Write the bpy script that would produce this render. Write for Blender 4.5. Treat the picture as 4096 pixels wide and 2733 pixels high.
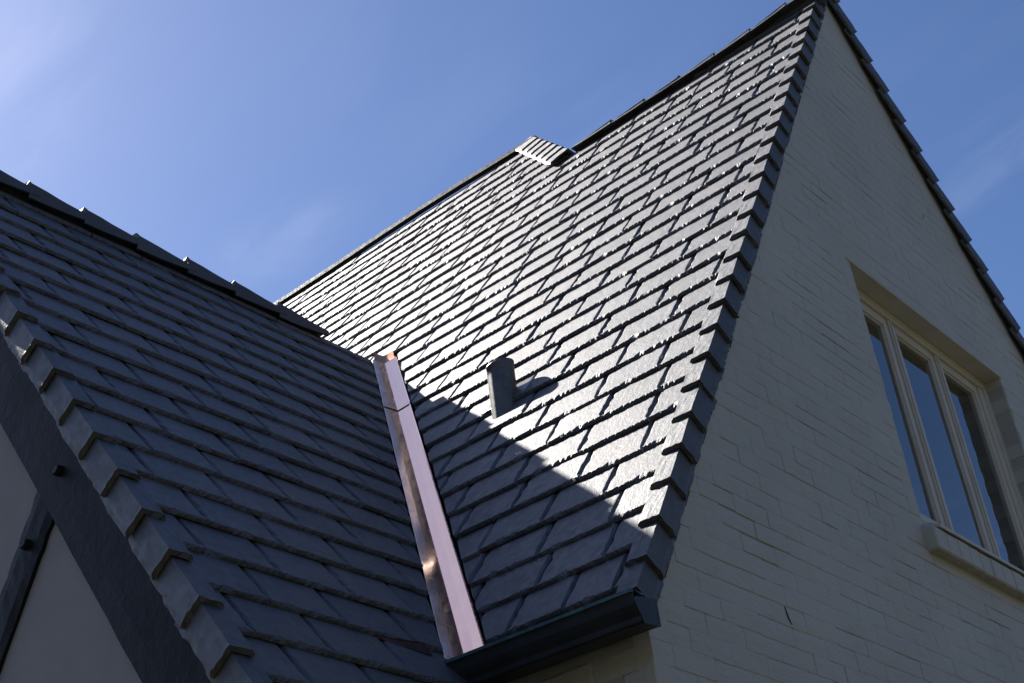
import bpy, bmesh, math, random
from mathutils import Vector, Matrix, noise

for o in list(bpy.data.objects):
    bpy.data.objects.remove(o)
scene = bpy.context.scene
COL = scene.collection
R = math.radians

# ------------------------------------------------------------------ camera
CAM = Vector((-3.33289, -2.19106, -1.52903))
YAW, PITCH, ROLL, FPX = R(53.01514), R(31.70392), R(7.24355), 5735.35
fwd = Vector((math.cos(PITCH) * math.sin(YAW), math.cos(PITCH) * math.cos(YAW), math.sin(PITCH)))
rgt = fwd.cross(Vector((0, 0, 1))).normalized()
dwn = fwd.cross(rgt)
rgt, dwn = math.cos(ROLL) * rgt + math.sin(ROLL) * dwn, -math.sin(ROLL) * rgt + math.cos(ROLL) * dwn
cd = bpy.data.cameras.new('camera')
cam = bpy.data.objects.new('camera', cd)
COL.objects.link(cam)
cd.sensor_width = 36
cd.lens = 36 * FPX / 4096
cd.clip_start, cd.clip_end = 0.05, 2000
m = Matrix((rgt, -dwn, -fwd)).transposed().to_4x4()
m.translation = CAM
cam.matrix_world = m
scene.camera = cam
scene.render.resolution_x, scene.render.resolution_y = 1024, 683

def px(P):                                   # photo pixel (4096 wide) of a point, used only to rank pieces by size
    v = Vector(P) - CAM
    z = v.dot(fwd)
    return (2048 + FPX * v.dot(rgt) / z, 1366.5 + FPX * v.dot(dwn) / z)

# ------------------------------------------------------------------ world + sun
SUN = Vector((0.025, 1.0, 0.985)).normalized()          # direction towards the sun
elev = math.asin(SUN.z)
azim = math.atan2(SUN.x, SUN.y)
w = bpy.data.worlds.new('World')
scene.world = w
w.use_nodes = True
nt = w.node_tree
nt.nodes.clear()
def N(t, tree=None, **kw):
    n = (tree or nt).nodes.new(t)
    for k, v in kw.items():
        setattr(n, k, v)
    return n
sky = N('ShaderNodeTexSky', sky_type='NISHITA', sun_disc=False, sun_elevation=elev, sun_rotation=azim,
        altitude=50, air_density=1.0, dust_density=1.0, ozone_density=9.0)
bg = N('ShaderNodeBackground')
bg.inputs['Strength'].default_value = 0.050
outw = N('ShaderNodeOutputWorld')
tc = N('ShaderNodeTexCoord')
# thin cirrus: noise on the plane dir.xy / dir.z
sep = N('ShaderNodeSeparateXYZ')
nt.links.new(tc.outputs['Generated'], sep.inputs[0])
zc = N('ShaderNodeMath', operation='MAXIMUM'); zc.inputs[1].default_value = 0.08
nt.links.new(sep.outputs['Z'], zc.inputs[0])
dx = N('ShaderNodeMath', operation='DIVIDE'); dy = N('ShaderNodeMath', operation='DIVIDE')
nt.links.new(sep.outputs['X'], dx.inputs[0]); nt.links.new(zc.outputs[0], dx.inputs[1])
nt.links.new(sep.outputs['Y'], dy.inputs[0]); nt.links.new(zc.outputs[0], dy.inputs[1])
pl = N('ShaderNodeCombineXYZ')
nt.links.new(dx.outputs[0], pl.inputs[0]); nt.links.new(dy.outputs[0], pl.inputs[1])
mp = N('ShaderNodeMapping', vector_type='TEXTURE')
mp.inputs['Rotation'].default_value = (0, 0, R(78))
mp.inputs['Scale'].default_value = (1.3, 0.42, 1)
nt.links.new(pl.outputs[0], mp.inputs[0])
n1 = N('ShaderNodeTexNoise'); n1.inputs['Scale'].default_value = 5.0; n1.inputs['Detail'].default_value = 7; n1.inputs['Roughness'].default_value = 0.55
n1.inputs['Distortion'].default_value = 0.5
nt.links.new(mp.outputs[0], n1.inputs['Vector'])
r1 = N('ShaderNodeMapRange'); r1.inputs['From Min'].default_value = 0.40; r1.inputs['From Max'].default_value = 0.80
nt.links.new(n1.outputs['Fac'], r1.inputs['Value'])
n2 = N('ShaderNodeTexNoise'); n2.inputs['Scale'].default_value = 1.1; n2.inputs['Detail'].default_value = 2
nt.links.new(pl.outputs[0], n2.inputs['Vector'])
r2 = N('ShaderNodeMapRange'); r2.inputs['From Min'].default_value = 0.5; r2.inputs['From Max'].default_value = 0.75; r2.inputs['To Max'].default_value = 0.22
nt.links.new(n2.outputs['Fac'], r2.inputs['Value'])
amount = r2.outputs[0]
for (cx, cy, ang, rl, rw, a) in ((0.56, 0.99, 70, 0.30, 0.12, 0.34), (0.92, 1.00, 92, 0.17, 0.09, 0.32), (1.46, 0.37, 70, 0.22, 0.10, 0.16)):
    d = N('ShaderNodeMapping', vector_type='TEXTURE')
    d.inputs['Location'].default_value = (cx, cy, 0); d.inputs['Rotation'].default_value = (0, 0, R(ang)); d.inputs['Scale'].default_value = (rl, rw, 1)
    nt.links.new(pl.outputs[0], d.inputs[0])
    dl_ = N('ShaderNodeVectorMath', operation='LENGTH')
    nt.links.new(d.outputs[0], dl_.inputs[0])
    g = N('ShaderNodeMapRange', interpolation_type='SMOOTHERSTEP')
    g.inputs['From Min'].default_value = 1.0; g.inputs['From Max'].default_value = 0
    g.inputs['To Max'].default_value = a
    nt.links.new(dl_.outputs['Value'], g.inputs['Value'])
    ad = N('ShaderNodeMath', operation='ADD')
    nt.links.new(amount, ad.inputs[0]); nt.links.new(g.outputs[0], ad.inputs[1])
    amount = ad.outputs[0]
mk = N('ShaderNodeMath', operation='MULTIPLY', use_clamp=True)
nt.links.new(r1.outputs[0], mk.inputs[0]); nt.links.new(amount, mk.inputs[1])
mk2 = N('ShaderNodeMath', operation='MULTIPLY'); mk2.inputs[1].default_value = 0.55
nt.links.new(mk.outputs[0], mk2.inputs[0])
mx = N('ShaderNodeMix', data_type='RGBA')
mx.inputs['B'].default_value = (6.4, 6.7, 8.8, 1)
nt.links.new(mk2.outputs[0], mx.inputs['Factor'])
wb = N('ShaderNodeMix', data_type='RGBA', blend_type='MULTIPLY')
wb.inputs['Factor'].default_value = 1.0
wb.inputs['B'].default_value = (1.0, 0.965, 1.0, 1)
nt.links.new(sky.outputs[0], wb.inputs['A'])
nt.links.new(wb.outputs['Result'], mx.inputs['A'])
nt.links.new(mx.outputs['Result'], bg.inputs['Color'])
nt.links.new(bg.outputs[0], outw.inputs[0])

sl = bpy.data.lights.new('sun', 'SUN')
sl.energy = 5.0
sl.angle = R(0.53)
sl.color = (1.0, 0.95, 0.88)
so = bpy.data.objects.new('sun', sl)
COL.objects.link(so)
so.rotation_euler = SUN.to_track_quat('Z', 'Y').to_euler()
so.location = (0, 10, 12)
scene.view_settings.view_transform = 'Standard'
scene.view_settings.look = 'None'
scene.view_settings.gamma = 1
scene.view_settings.exposure = 1.44

# ------------------------------------------------------------------ materials
def mat(name):
    mm = bpy.data.materials.new(name)
    mm.use_nodes = True
    t = mm.node_tree
    b = t.nodes['Principled BSDF']
    return mm, t, b

def coords(t, rand=True):
    c = t.nodes.new('ShaderNodeTexCoord')
    if not rand:
        return c.outputs['Object']
    oi = t.nodes.new('ShaderNodeObjectInfo')
    ml = t.nodes.new('ShaderNodeMath'); ml.operation = 'MULTIPLY'; ml.inputs[1].default_value = 57
    t.links.new(oi.outputs['Random'], ml.inputs[0])
    ad = t.nodes.new('ShaderNodeVectorMath'); ad.operation = 'ADD'
    t.links.new(c.outputs['Object'], ad.inputs[0]); t.links.new(ml.outputs[0], ad.inputs[1])
    return ad.outputs[0]

def noi(t, vec, scale, detail=4, rough=0.55, stretch=None, dist=0.0):
    if stretch:
        mpn = t.nodes.new('ShaderNodeMapping'); mpn.inputs['Scale'].default_value = stretch
        t.links.new(vec, mpn.inputs[0]); vec = mpn.outputs[0]
    n = t.nodes.new('ShaderNodeTexNoise')
    n.inputs['Scale'].default_value = scale; n.inputs['Detail'].default_value = detail
    n.inputs['Roughness'].default_value = rough; n.inputs['Distortion'].default_value = dist
    t.links.new(vec, n.inputs['Vector'])
    return n.outputs['Fac']

def ramp(t, fac, stops):
    r = t.nodes.new('ShaderNodeValToRGB')
    el = r.color_ramp.elements
    while len(el) < len(stops):
        el.new(0.5)
    for e_, (p_, c_) in zip(el, stops):
        e_.position = p_; e_.color = (*c_, 1) if len(c_) == 3 else c_
    t.links.new(fac, r.inputs[0])
    return r.outputs[0]

def bump(t, b, facs):
    prev = None
    for fac, strength, dist in facs:
        bn = t.nodes.new('ShaderNodeBump')
        bn.inputs['Strength'].default_value = strength; bn.inputs['Distance'].default_value = dist
        t.links.new(fac, bn.inputs['Height'])
        if prev: t.links.new(prev, bn.inputs['Normal'])
        prev = bn.outputs[0]
    t.links.new(prev, b.inputs['Normal'])

def rng(t, fac, a, b_, lo=0.3, hi=0.7):
    r = t.nodes.new('ShaderNodeMapRange')
    r.inputs['From Min'].default_value = lo; r.inputs['From Max'].default_value = hi
    r.inputs['To Min'].default_value = a; r.inputs['To Max'].default_value = b_
    t.links.new(fac, r.inputs['Value'])
    return r.outputs[0]

def slate_material(name, rough, tone=1.0):
    mm, t, b = mat(name)
    v = coords(t)
    oi = t.nodes.new('ShaderNodeObjectInfo')
    base = ramp(t, noi(t, v, 9, 5), [(0.25, (0.029 * tone, 0.032 * tone, 0.039 * tone)), (0.75, (0.057 * tone, 0.058 * tone, 0.065 * tone))])
    hue = ramp(t, oi.outputs['Random'], [(0, (0.66, 0.68, 0.72)), (0.5, (1, 1, 1)), (0.9, (1.25, 1.2, 1.2)), (1, (1.6, 1.35, 1.25))])
    mul = t.nodes.new('ShaderNodeMix'); mul.data_type = 'RGBA'; mul.blend_type = 'MULTIPLY'; mul.inputs['Factor'].default_value = 1
    t.links.new(base, mul.inputs['A']); t.links.new(hue, mul.inputs['B'])
    # rare rusty stain
    st = ramp(t, noi(t, v, 7, 3), [(0.74, (0, 0, 0)), (0.84, (0.7, 0.7, 0.7))])
    ms = t.nodes.new('ShaderNodeMix'); ms.data_type = 'RGBA'; ms.inputs['B'].default_value = (0.085, 0.062, 0.055, 1)
    t.links.new(st, ms.inputs['Factor']); t.links.new(mul.outputs['Result'], ms.inputs['A'])
    t.links.new(ms.outputs['Result'], b.inputs['Base Color'])
    t.links.new(rng(t, noi(t, v, 30, 4, 0.6), rough - 0.07, rough + 0.10), b.inputs['Roughness'])
    b.inputs['IOR'].default_value = 1.9
    bump(t, b, [(noi(t, v, 5, 2), 0.35, 0.012),
                (noi(t, v, 34, 5, 0.62, (1.6, 0.7, 1), 0.6), 0.42, 0.004),
                (noi(t, v, 150, 3, 0.6), 0.25, 0.0012),
                (noi(t, v, 1.0, 4, 0.7, (45, 45, 520), 0.3), 0.55, 0.003)])
    return mm
M_SLATE = slate_material('dark slate', 0.58, 0.85)
M_CAP = slate_material('dark slate trim', 0.60, 0.75)

def simple(name, col, rough, metallic=0.0, nscale=8, var=0.25, bumps=(), ior=1.5):
    mm, t, b = mat(name)
    v = coords(t)
    lo = tuple(c * (1 - var) for c in col); hi = tuple(c * (1 + var) for c in col)
    t.links.new(ramp(t, noi(t, v, nscale, 5, 0.6), [(0.3, lo), (0.7, hi)]), b.inputs['Base Color'])
    b.inputs['Roughness'].default_value = rough
    b.inputs['Metallic'].default_value = metallic
    b.inputs['IOR'].default_value = ior
    if bumps:
        bump(t, b, [(noi(t, v, s, 4, 0.6), st, d) for s, st, d in bumps])
    return mm

def copper_material():
    mm, t, b = mat('polished copper')
    v = coords(t)
    n = noi(t, v, 6, 5, 0.6)
    t.links.new(ramp(t, n, [(0.3, (0.88, 0.56, 0.44)), (0.75, (0.93, 0.62, 0.50))]), b.inputs['Base Color'])
    b.inputs['Metallic'].default_value = 1
    t.links.new(rng(t, noi(t, v, 40, 4), 0.07, 0.15), b.inputs['Roughness'])
    bump(t, b, [(noi(t, v, 3, 1), 0.05, 0.01), (noi(t, v, 90, 2), 0.03, 0.0006)])
    return mm
M_COPPER = copper_material()
M_COPPER_GLOW = simple('copper tinted with sun glow', (0.78, 0.36, 0.20), 0.32, 1.0, 12, 0.2, [(22, 0.35, 0.006)])  # orange sun glow on the valley's top end, put into the metal colour
M_COPPER_DARK = simple('dark copper', (0.07, 0.035, 0.028), 0.4, 0.8, 14, 0.5)  # very dark red-brown copper for the flap
M_GUTTER = simple('dark patinated gutter', (0.022, 0.026, 0.028), 0.5, 0.25, 10, 0.4, [(20, 0.12, 0.004)])
M_RIM = simple('green patina rim', (0.055, 0.12, 0.13), 0.5, 0.2, 30, 0.35)
M_LEAD = simple('lead sheet', (0.12, 0.118, 0.116), 0.36, 0.2, 14, 0.35, [(14, 0.25, 0.006), (60, 0.15, 0.002)])
M_TIMBER = simple('dark painted timber', (0.011, 0.012, 0.013), 0.55, 0, 5, 0.35, [(9, 0.35, 0.008), (70, 0.45, 0.003), (25, 0.3, 0.006)], ior=1.22)
M_STUCCO = simple('pale stucco', (0.285, 0.272, 0.272), 0.9, 0, 5, 0.06, [(60, 0.25, 0.003), (4, 0.3, 0.01)])
M_FRAME = simple('cream window paint', (0.58, 0.55, 0.47), 0.5, 0, 7, 0.08, [(30, 0.12, 0.002)])
M_DECK = simple('roof boarding', (0.03, 0.028, 0.026), 0.9)
M_DARK = simple('dark room', (0.05, 0.05, 0.055), 0.9)
M_CURTAIN = simple('grey blue curtain', (0.05, 0.058, 0.075), 0.9)

def brick_material(name, stain, dark=1.0):
    mm, t, b = mat(name)
    g = t.nodes.new('ShaderNodeNewGeometry').outputs['Position']
    a = noi(t, g, 1.3, 4, 0.6)
    base = ramp(t, a, [(0.3, (0.45 * dark, 0.445 * dark, 0.385 * dark)), (0.7, (0.53 * dark, 0.522 * dark, 0.455 * dark))])
    sfac = ramp(t, noi(t, g, 11, 6, 0.7, (0.7, 1, 2.2)), [(0.60, (0, 0, 0)), (0.72, (stain, stain, stain))])
    ms = t.nodes.new('ShaderNodeMix'); ms.data_type = 'RGBA'; ms.inputs['B'].default_value = (0.30, 0.28, 0.17, 1)
    t.links.new(sfac, ms.inputs['Factor']); t.links.new(base, ms.inputs['A'])
    t.links.new(ms.outputs['Result'], b.inputs['Base Color'])
    b.inputs['Roughness'].default_value = 0.62
    bump(t, b, [(noi(t, g, 7, 4, 0.6, (0.6, 1, 1.8)), 0.6, 0.016), (noi(t, g, 38, 5, 0.65, (0.7, 1, 1.5)), 0.7, 0.006), (noi(t, g, 160, 2), 0.25, 0.001)])
    return mm
M_BRICK = brick_material('cream painted brick', 0.35)
M_MORTAR = brick_material('cream painted mortar', 0.9, 0.8)

def glass_material():
    mm = bpy.data.materials.new('window glass'); mm.use_nodes = True
    t = mm.node_tree; t.nodes.clear()
    o = t.nodes.new('ShaderNodeOutputMaterial')
    fr = t.nodes.new('ShaderNodeFresnel'); fr.inputs['IOR'].default_value = 2.3
    gl = t.nodes.new('ShaderNodeBsdfGlossy'); gl.inputs['Roughness'].default_value = 0.0; gl.inputs['Color'].default_value = (1, 1, 1, 1)
    tr = t.nodes.new('ShaderNodeBsdfTransparent'); tr.inputs['Color'].default_value = (0.75, 0.8, 0.8, 1)
    mxs = t.nodes.new('ShaderNodeMixShader')
    t.links.new(fr.outputs[0], mxs.inputs[0]); t.links.new(tr.outputs[0], mxs.inputs[1]); t.links.new(gl.outputs[0], mxs.inputs[2])
    t.links.new(mxs.outputs[0], o.inputs[0])
    return mm
M_GLASS = glass_material()

def grass_material():  # also covers the added hill; brown tone picked for its bounce light
    mm, t, b = mat('lawn')
    v = coords(t, False)
    t.links.new(ramp(t, noi(t, v, 1.5, 8, 0.7), [(0.3, (0.027, 0.026, 0.012)), (0.7, (0.048, 0.043, 0.020))]), b.inputs['Base Color'])
    b.inputs['Roughness'].default_value = 0.9
    bump(t, b, [(noi(t, v, 60, 4), 0.8, 0.05)])
    return mm
M_GRASS = grass_material()

# ------------------------------------------------------------------ helpers
def link(name, me, material, parent=None, mw=None):
    o = bpy.data.objects.new(name, me)
    COL.objects.link(o)
    if material and not me.materials:
        me.materials.append(material)
    if parent is not None:
        o.parent = parent
    if mw is not None:
        o.matrix_world = mw
    return o

def mesh(name, V_, F_):
    me = bpy.data.meshes.new(name)
    me.from_pydata([tuple(v) for v in V_], [], F_)
    me.update()
    return me

def recalc(me):
    b = bmesh.new(); b.from_mesh(me)
    bmesh.ops.recalc_face_normals(b, faces=b.faces)
    b.to_mesh(me); b.free(); me.update()
    return me

class MB:
    def __init__(s): s.v = []; s.f = []
    def add(s, vs, fs):
        k = len(s.v); s.v += [Vector(a) for a in vs]; s.f += [tuple(i + k for i in f) for f in fs]; return s
    def box(s, a, b):
        (x0, y0, z0), (x1, y1, z1) = a, b
        return s.add([(x0, y0, z0), (x1, y0, z0), (x1, y1, z0), (x0, y1, z0), (x0, y0, z1), (x1, y0, z1), (x1, y1, z1), (x0, y1, z1)],
                     [(0, 3, 2, 1), (4, 5, 6, 7), (0, 1, 5, 4), (1, 2, 6, 5), (2, 3, 7, 6), (3, 0, 4, 7)])
    def prism(s, pts, ext):                  # polygon (3D) swept along ext
        n = len(pts); ext = Vector(ext)
        vs = [Vector(p) for p in pts] + [Vector(p) + ext for p in pts]
        fs = [tuple(range(n)), tuple(range(2 * n - 1, n - 1, -1))] + [(i, i + n, (i + 1) % n + n, (i + 1) % n) for i in range(n)]
        return s.add(vs, fs)
    def build(s, name, material, parent=None, bevel=0, seg=1, smooth=False):
        me = recalc(mesh(name, s.v, s.f))
        if bevel:
            b = bmesh.new(); b.from_mesh(me)
            bmesh.ops.bevel(b, geom=b.edges[:], offset=bevel, segments=seg, affect='EDGES', clamp_overlap=True)
            b.to_mesh(me); b.free()
        if smooth:
            for p_ in me.polygons: p_.use_smooth = True
        return link(name, me, material, parent)

def tag(o, **kw):
    for k, v in kw.items(): o[k] = v
    return o

# ------------------------------------------------------------------ geometry frame (metres)
# x: across the white gable, y: along the main ridge, z: up, 0 = main eave
E = 0.2
P, Q = R(56.40125), R(54.489)
cp, sp, cq, sq = math.cos(P), math.sin(P), math.cos(Q), math.sin(Q)
B = Vector((-1.07464, 0.51345, -0.19742))
GROUND = -3.13
WALL_Y = 0.03
class Plane:
    def __init__(s, O, U, V, Nn): s.O, s.U, s.V, s.N = Vector(O), Vector(U), Vector(V), Vector(Nn)
    def p(s, u, v, n=0.0): return s.O + s.U * u + s.V * v + s.N * n
MAIN = Plane((0, 0, 0), (0, -1, 0), (cp, 0, sp), (-sp, 0, cp))          # u = -y
LEFT = Plane((0, B.y, B.z), (1, 0, 0), (0, cq, sq), (0, -sq, cq))       # u = x
E_LEFT = 0.204

def ground_z(x_, y_):  # unseen hill, added to cut low sky light and warm the walls
    d_ = max(-y_ - 10, -x_ - 12, 0)
    f_ = min(1, d_ / 36)
    return GROUND + 19 * f_ * f_ * (3 - 2 * f_) + (0.5 * noise.noise((x_ * .06, y_ * .06, 0)) if d_ > 0 else 0)
gs = [-400, -250, -150, -100, -80] + list(range(-64, 66, 4)) + [80, 100, 150, 250, 400]
gv_ = [(a, b, ground_z(a, b)) for b in gs for a in gs]
ng = len(gs)
ground = link('ground', mesh('ground', gv_, [(j * ng + i, j * ng + i + 1, (j + 1) * ng + i + 1, (j + 1) * ng + i) for j in range(ng - 1) for i in range(ng - 1)]), M_GRASS)
for p_ in ground.data.polygons: p_.use_smooth = True
tag(ground, kind='structure')

house = bpy.data.objects.new('house', None)
COL.objects.link(house)
house.location = (0, 0, 0)
tag(house, label='house with steep dark slate roofs, cream painted brick gable and a half-timbered wing', category='house')

# ridge profile of the main roof in slope length s(y): the old ridge sags behind the gable
RIDGE = [(-0.05, 5.62), (0.18, 5.597), (0.45, 5.565), (0.74, 5.546), (1.03, 5.534), (2.0, 5.525)]
HIP_A, HIP_B = (1.96, 5.52), (2.62, 6.55)                # (y, s) on the main slope
REAR_S, REAR_Y = 6.54, 7.4
def ridge_s(y):
    if y <= RIDGE[0][0]: return RIDGE[0][1]
    for (a, b), (c, d) in zip(RIDGE, RIDGE[1:]):
        if y <= c: return b + (d - b) * (y - a) / (c - a)
    return RIDGE[-1][1]
def top_s(y):
    if y < HIP_A[0]: return ridge_s(y)
    if y < HIP_B[0]: return HIP_A[1] + (HIP_B[1] - HIP_A[1]) * (y - HIP_A[0]) / (HIP_B[0] - HIP_A[0])
    return REAR_S
# valley line: (y, s) on the main slope and (x, s) on the left slope
def valley(z): return Vector((z / math.tan(P), B.y + (z - B.z) / math.tan(Q), z))
LR_S = 3.70                                               # left ridge, slope length on the left plane
LR = LEFT.p(0, LR_S)                                      # y, z of the left ridge
Z_TOP = 2.90
V0, V1 = valley(0.0), valley(Z_TOP)
vdir = (V1 - V0).normalized()
CW = 0.078                                                # visible copper width each side
v_in_main = MAIN.N.cross(vdir).normalized()
if v_in_main.y > 0: v_in_main = -v_in_main                # in the main plane, from the fold towards the white gable
v_in_left = LEFT.N.cross(vdir).normalized()
if v_in_left.x > 0: v_in_left = -v_in_left                # in the left plane, from the fold towards the left gable

# ------------------------------------------------------------------ roof decks
def deck(plane, uv, name, n0=-0.080, th=0.05):
    return MB().prism([plane.p(u, v, n0) for u, v in uv], -plane.N * th).build(name, M_DECK, house)
main_pts = [(-0.03, 0.07)] + [(-y, s) for y, s in [(0.03, ridge_s(0.03))] + RIDGE[1:]] + [(-HIP_B[0], HIP_B[1]), (-REAR_Y, REAR_S), (-REAR_Y, 0.07)]
roof = deck(MAIN, [(u, v - 0.02 if v > 1 else v) for u, v in main_pts], 'roof')
tag(roof, label='steep sunlit slate roof slope above the white brick gable')
left_roof = deck(LEFT, [(-1.03, -0.5), (0.09, -0.5), (0.09, 0.1), (2.4, LR_S - 0.03), (-1.03, LR_S - 0.03)], 'roof')
tag(left_roof, label='shaded slate roof slope of the half-timbered wing')
# far slopes, which carry the roofs on the other side
mb = MB()
RX = lambda y: ridge_s(y) * cp
RZ = lambda y: ridge_s(y) * sp - 0.10
ys = [0.10, 0.25, 0.5, 0.8, 1.3, 2.0]
for a, b in zip(ys, ys[1:]):
    far = lambda x_: 4.587 - 1.276 * (x_ - 3.506) - 0.14
    mb.prism([(RX(a), a, RZ(a)), (RX(b), b, RZ(b)), (3.40, b, far(3.40)), (3.40, a, far(3.40))], (0, 0, -0.05))
    mb.prism([(3.40, a, far(3.40)), (3.40, b, far(3.40)), (6.3, b, far(6.3)), (6.3, a, far(6.3))], (0, 0, -0.05))
rx, rz = REAR_S * cp, REAR_S * sp - 0.08
mb.prism([(rx, HIP_B[0], rz), (rx, REAR_Y, rz), (rx + 3.3, REAR_Y, rz - 4.4), (rx + 3.3, HIP_B[0], rz - 4.4)], (0, 0, -0.05))
mb.prism([(HIP_A[1] * cp, HIP_A[0], HIP_A[1] * sp - 0.08), (rx, HIP_B[0], rz), (4.3, HIP_A[0], HIP_A[1] * sp - 0.08)], (0, 0, -0.05))
mb.build('far_slope', M_CAP, house)
MB().prism([(-1.03, LR.y, LR.z - 0.08), (2.2, LR.y, LR.z - 0.08), (2.2, LR.y + 2.2, LR.z - 0.08 - 2.2 * 1.4), (-1.03, LR.y + 2.2, LR.z - 0.08 - 2.2 * 1.4)], (0, 0, -0.05)).build('far_slope', M_CAP, house)

# ------------------------------------------------------------------ slates
T = 0.0168
TILT = math.atan(T / E)
LEN = E * 2.02
SW = 0.30
rnd = random.Random(7)
def slate_mesh(seed):
    r = random.Random(seed)
    w2 = SW / 2
    t = T - 0.0015
    nb, ns = 34, 13
    out = []                                   # (u, v, normal in u, normal in v, kind)
    for i in range(nb + 1): out.append((-w2 + SW * i / nb, 0, 0, -1, 'b'))
    for i in range(1, ns): out.append((w2, LEN * i / ns, 1, 0, 's'))
    out.append((w2, LEN, 0, 0, 't')); out.append((-w2, LEN, 0, 0, 't'))
    for i in range(ns, 0, -1): out.append((-w2, LEN * (i - 0.5) / ns, -1, 0, 's'))
    n = len(out)
    vs = []
    ph = r.random() * 50
    big = [0] * n
    for _ in range(r.randint(0, 2)):           # flaked corners and bites along the butt
        c = r.randint(1, nb - 2); wdt = r.uniform(1.0, 3.0); dpt = r.uniform(0.006, 0.018)
        for i in range(nb + 1):
            big[i] += dpt * math.exp(-((i - c) / wdt) ** 2)
    cor = lambda u_, k_: (0.0025 if u_ < -w2 + .003 else (-0.004 if u_ > w2 - .003 else 0)) if k_ == 'b' else 0
    ins = []
    for i, (u, v, a, b, k) in enumerate(out):
        if k == 'b': ins.append(abs(noise.noise((ph + i * 0.33, 1.7, 0))) * 0.016 + r.uniform(0.0005, 0.0055) + big[i])
        elif k == 's' and a > 0: ins.append((abs(noise.noise((ph + i * 0.5, 7.1, 0))) * 0.012 + r.uniform(0.008, 0.012)) * min(1.0, (v + 0.03) / 0.05))
        elif k == 's': ins.append(min(0.02, (abs(noise.noise((ph + i * 0.5, 7.1, 0))) * 0.026 + r.uniform(0.002, 0.006)) * min(1.0, (v + 0.012) / 0.05)))
        else: ins.append(0)
    lows = [r.uniform(-0.0012, 0.0012) if k != 't' else 0 for (_, _, _, _, k) in out]
    for i, (u, v, a, b, k) in enumerate(out): vs.append((u + a * (lows[i] - 0.001), v + b * lows[i], -t))
    for i, (u, v, a, b, k) in enumerate(out):
        d = ins[i] * r.uniform(0.15, 0.5)
        vs.append((u - a * d - (0.002 if k == 's' else 0) * a, v - b * d, -t * r.uniform(0.35, 0.65) if k != 't' else -t * 0.5))
    for i, (u, v, a, b, k) in enumerate(out):
        vs.append((u - a * (ins[i] + 0.002) + cor(u, k), v - b * ins[i], -r.uniform(0, 0.0012) if k != 't' else 0))
    for i, (u, v, a, b, k) in enumerate(out):
        d = ins[i] + r.uniform(0.004, 0.007)
        vs.append((u - a * d + 1.25 * cor(u, k), v - b * d, 0.0))
    fs = []
    for ring in range(3):
        o0, o1 = ring * n, (ring + 1) * n
        for i in range(n):
            j = (i + 1) % n
            fs.append((o0 + i, o0 + j, o1 + j, o1 + i))
    fs.append(tuple(range(3 * n, 4 * n)))
    fs.append(tuple(range(n - 1, -1, -1)))
    me = mesh('slate', vs, fs)
    me.materials.append(M_SLATE)
    return me
SLATES = [slate_mesh(100 + i) for i in range(18)]

def slate_matrix(plane, u, v, scale, rr, flip=False):
    tl = TILT + rr.uniform(-0.006, 0.006)
    Vp = plane.V * math.cos(tl) - plane.N * math.sin(tl)
    Np = plane.N * math.cos(tl) + plane.V * math.sin(tl)
    U = plane.U.copy()
    a = rr.uniform(-0.006, 0.006); b_ = rr.uniform(-0.009, 0.009)
    rot = Matrix.Rotation(a, 3, Np) @ Matrix.Rotation(b_, 3, Vp)
    U, Vp, Np = rot @ U, rot @ Vp, rot @ Np
    m4 = Matrix((U * scale, Vp, Np)).transposed().to_4x4()
    m4.translation = plane.p(u, v, -0.014 + rr.uniform(-0.0015, 0.002))
    return m4

pieces = []                                    # (mesh, matrix, roof, projected area, clipped)
def clip(me, mw, cuts, name='slate', material=None):
    b = bmesh.new(); b.from_mesh(me); b.transform(mw)
    for co, no in cuts:                        # keep the side the normal points away from
        geom = b.verts[:] + b.edges[:] + b.faces[:]
        res = bmesh.ops.bisect_plane(b, geom=geom, plane_co=co, plane_no=no, clear_outer=True, dist=1e-5)
        ed = [g for g in res['geom_cut'] if isinstance(g, bmesh.types.BMEdge)]
        if ed:
            try: bmesh.ops.edgeloop_fill(b, edges=ed)
            except Exception: pass
    if not b.faces:
        b.free(); return None
    b.transform(mw.inverted())
    nm_ = bpy.data.meshes.new(name); b.to_mesh(nm_); b.free()
    if not nm_.materials: nm_.materials.append(material or M_SLATE)
    return nm_

def area(plane, u0, u1, v, e):
    q = [px(plane.p(a, b)) for a, b in ((u0, v), (u1, v), (u1, v + e), (u0, v + e))]
    cx = sum(a[0] for a in q) / 4; cy = sum(a[1] for a in q) / 4
    ar = abs(sum(q[i][0] * q[(i + 1) % 4][1] - q[(i + 1) % 4][0] * q[i][1] for i in range(4))) / 2
    vis = -60 < cx < 4156 and -60 < cy < 2793
    return ar if vis else 0

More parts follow.
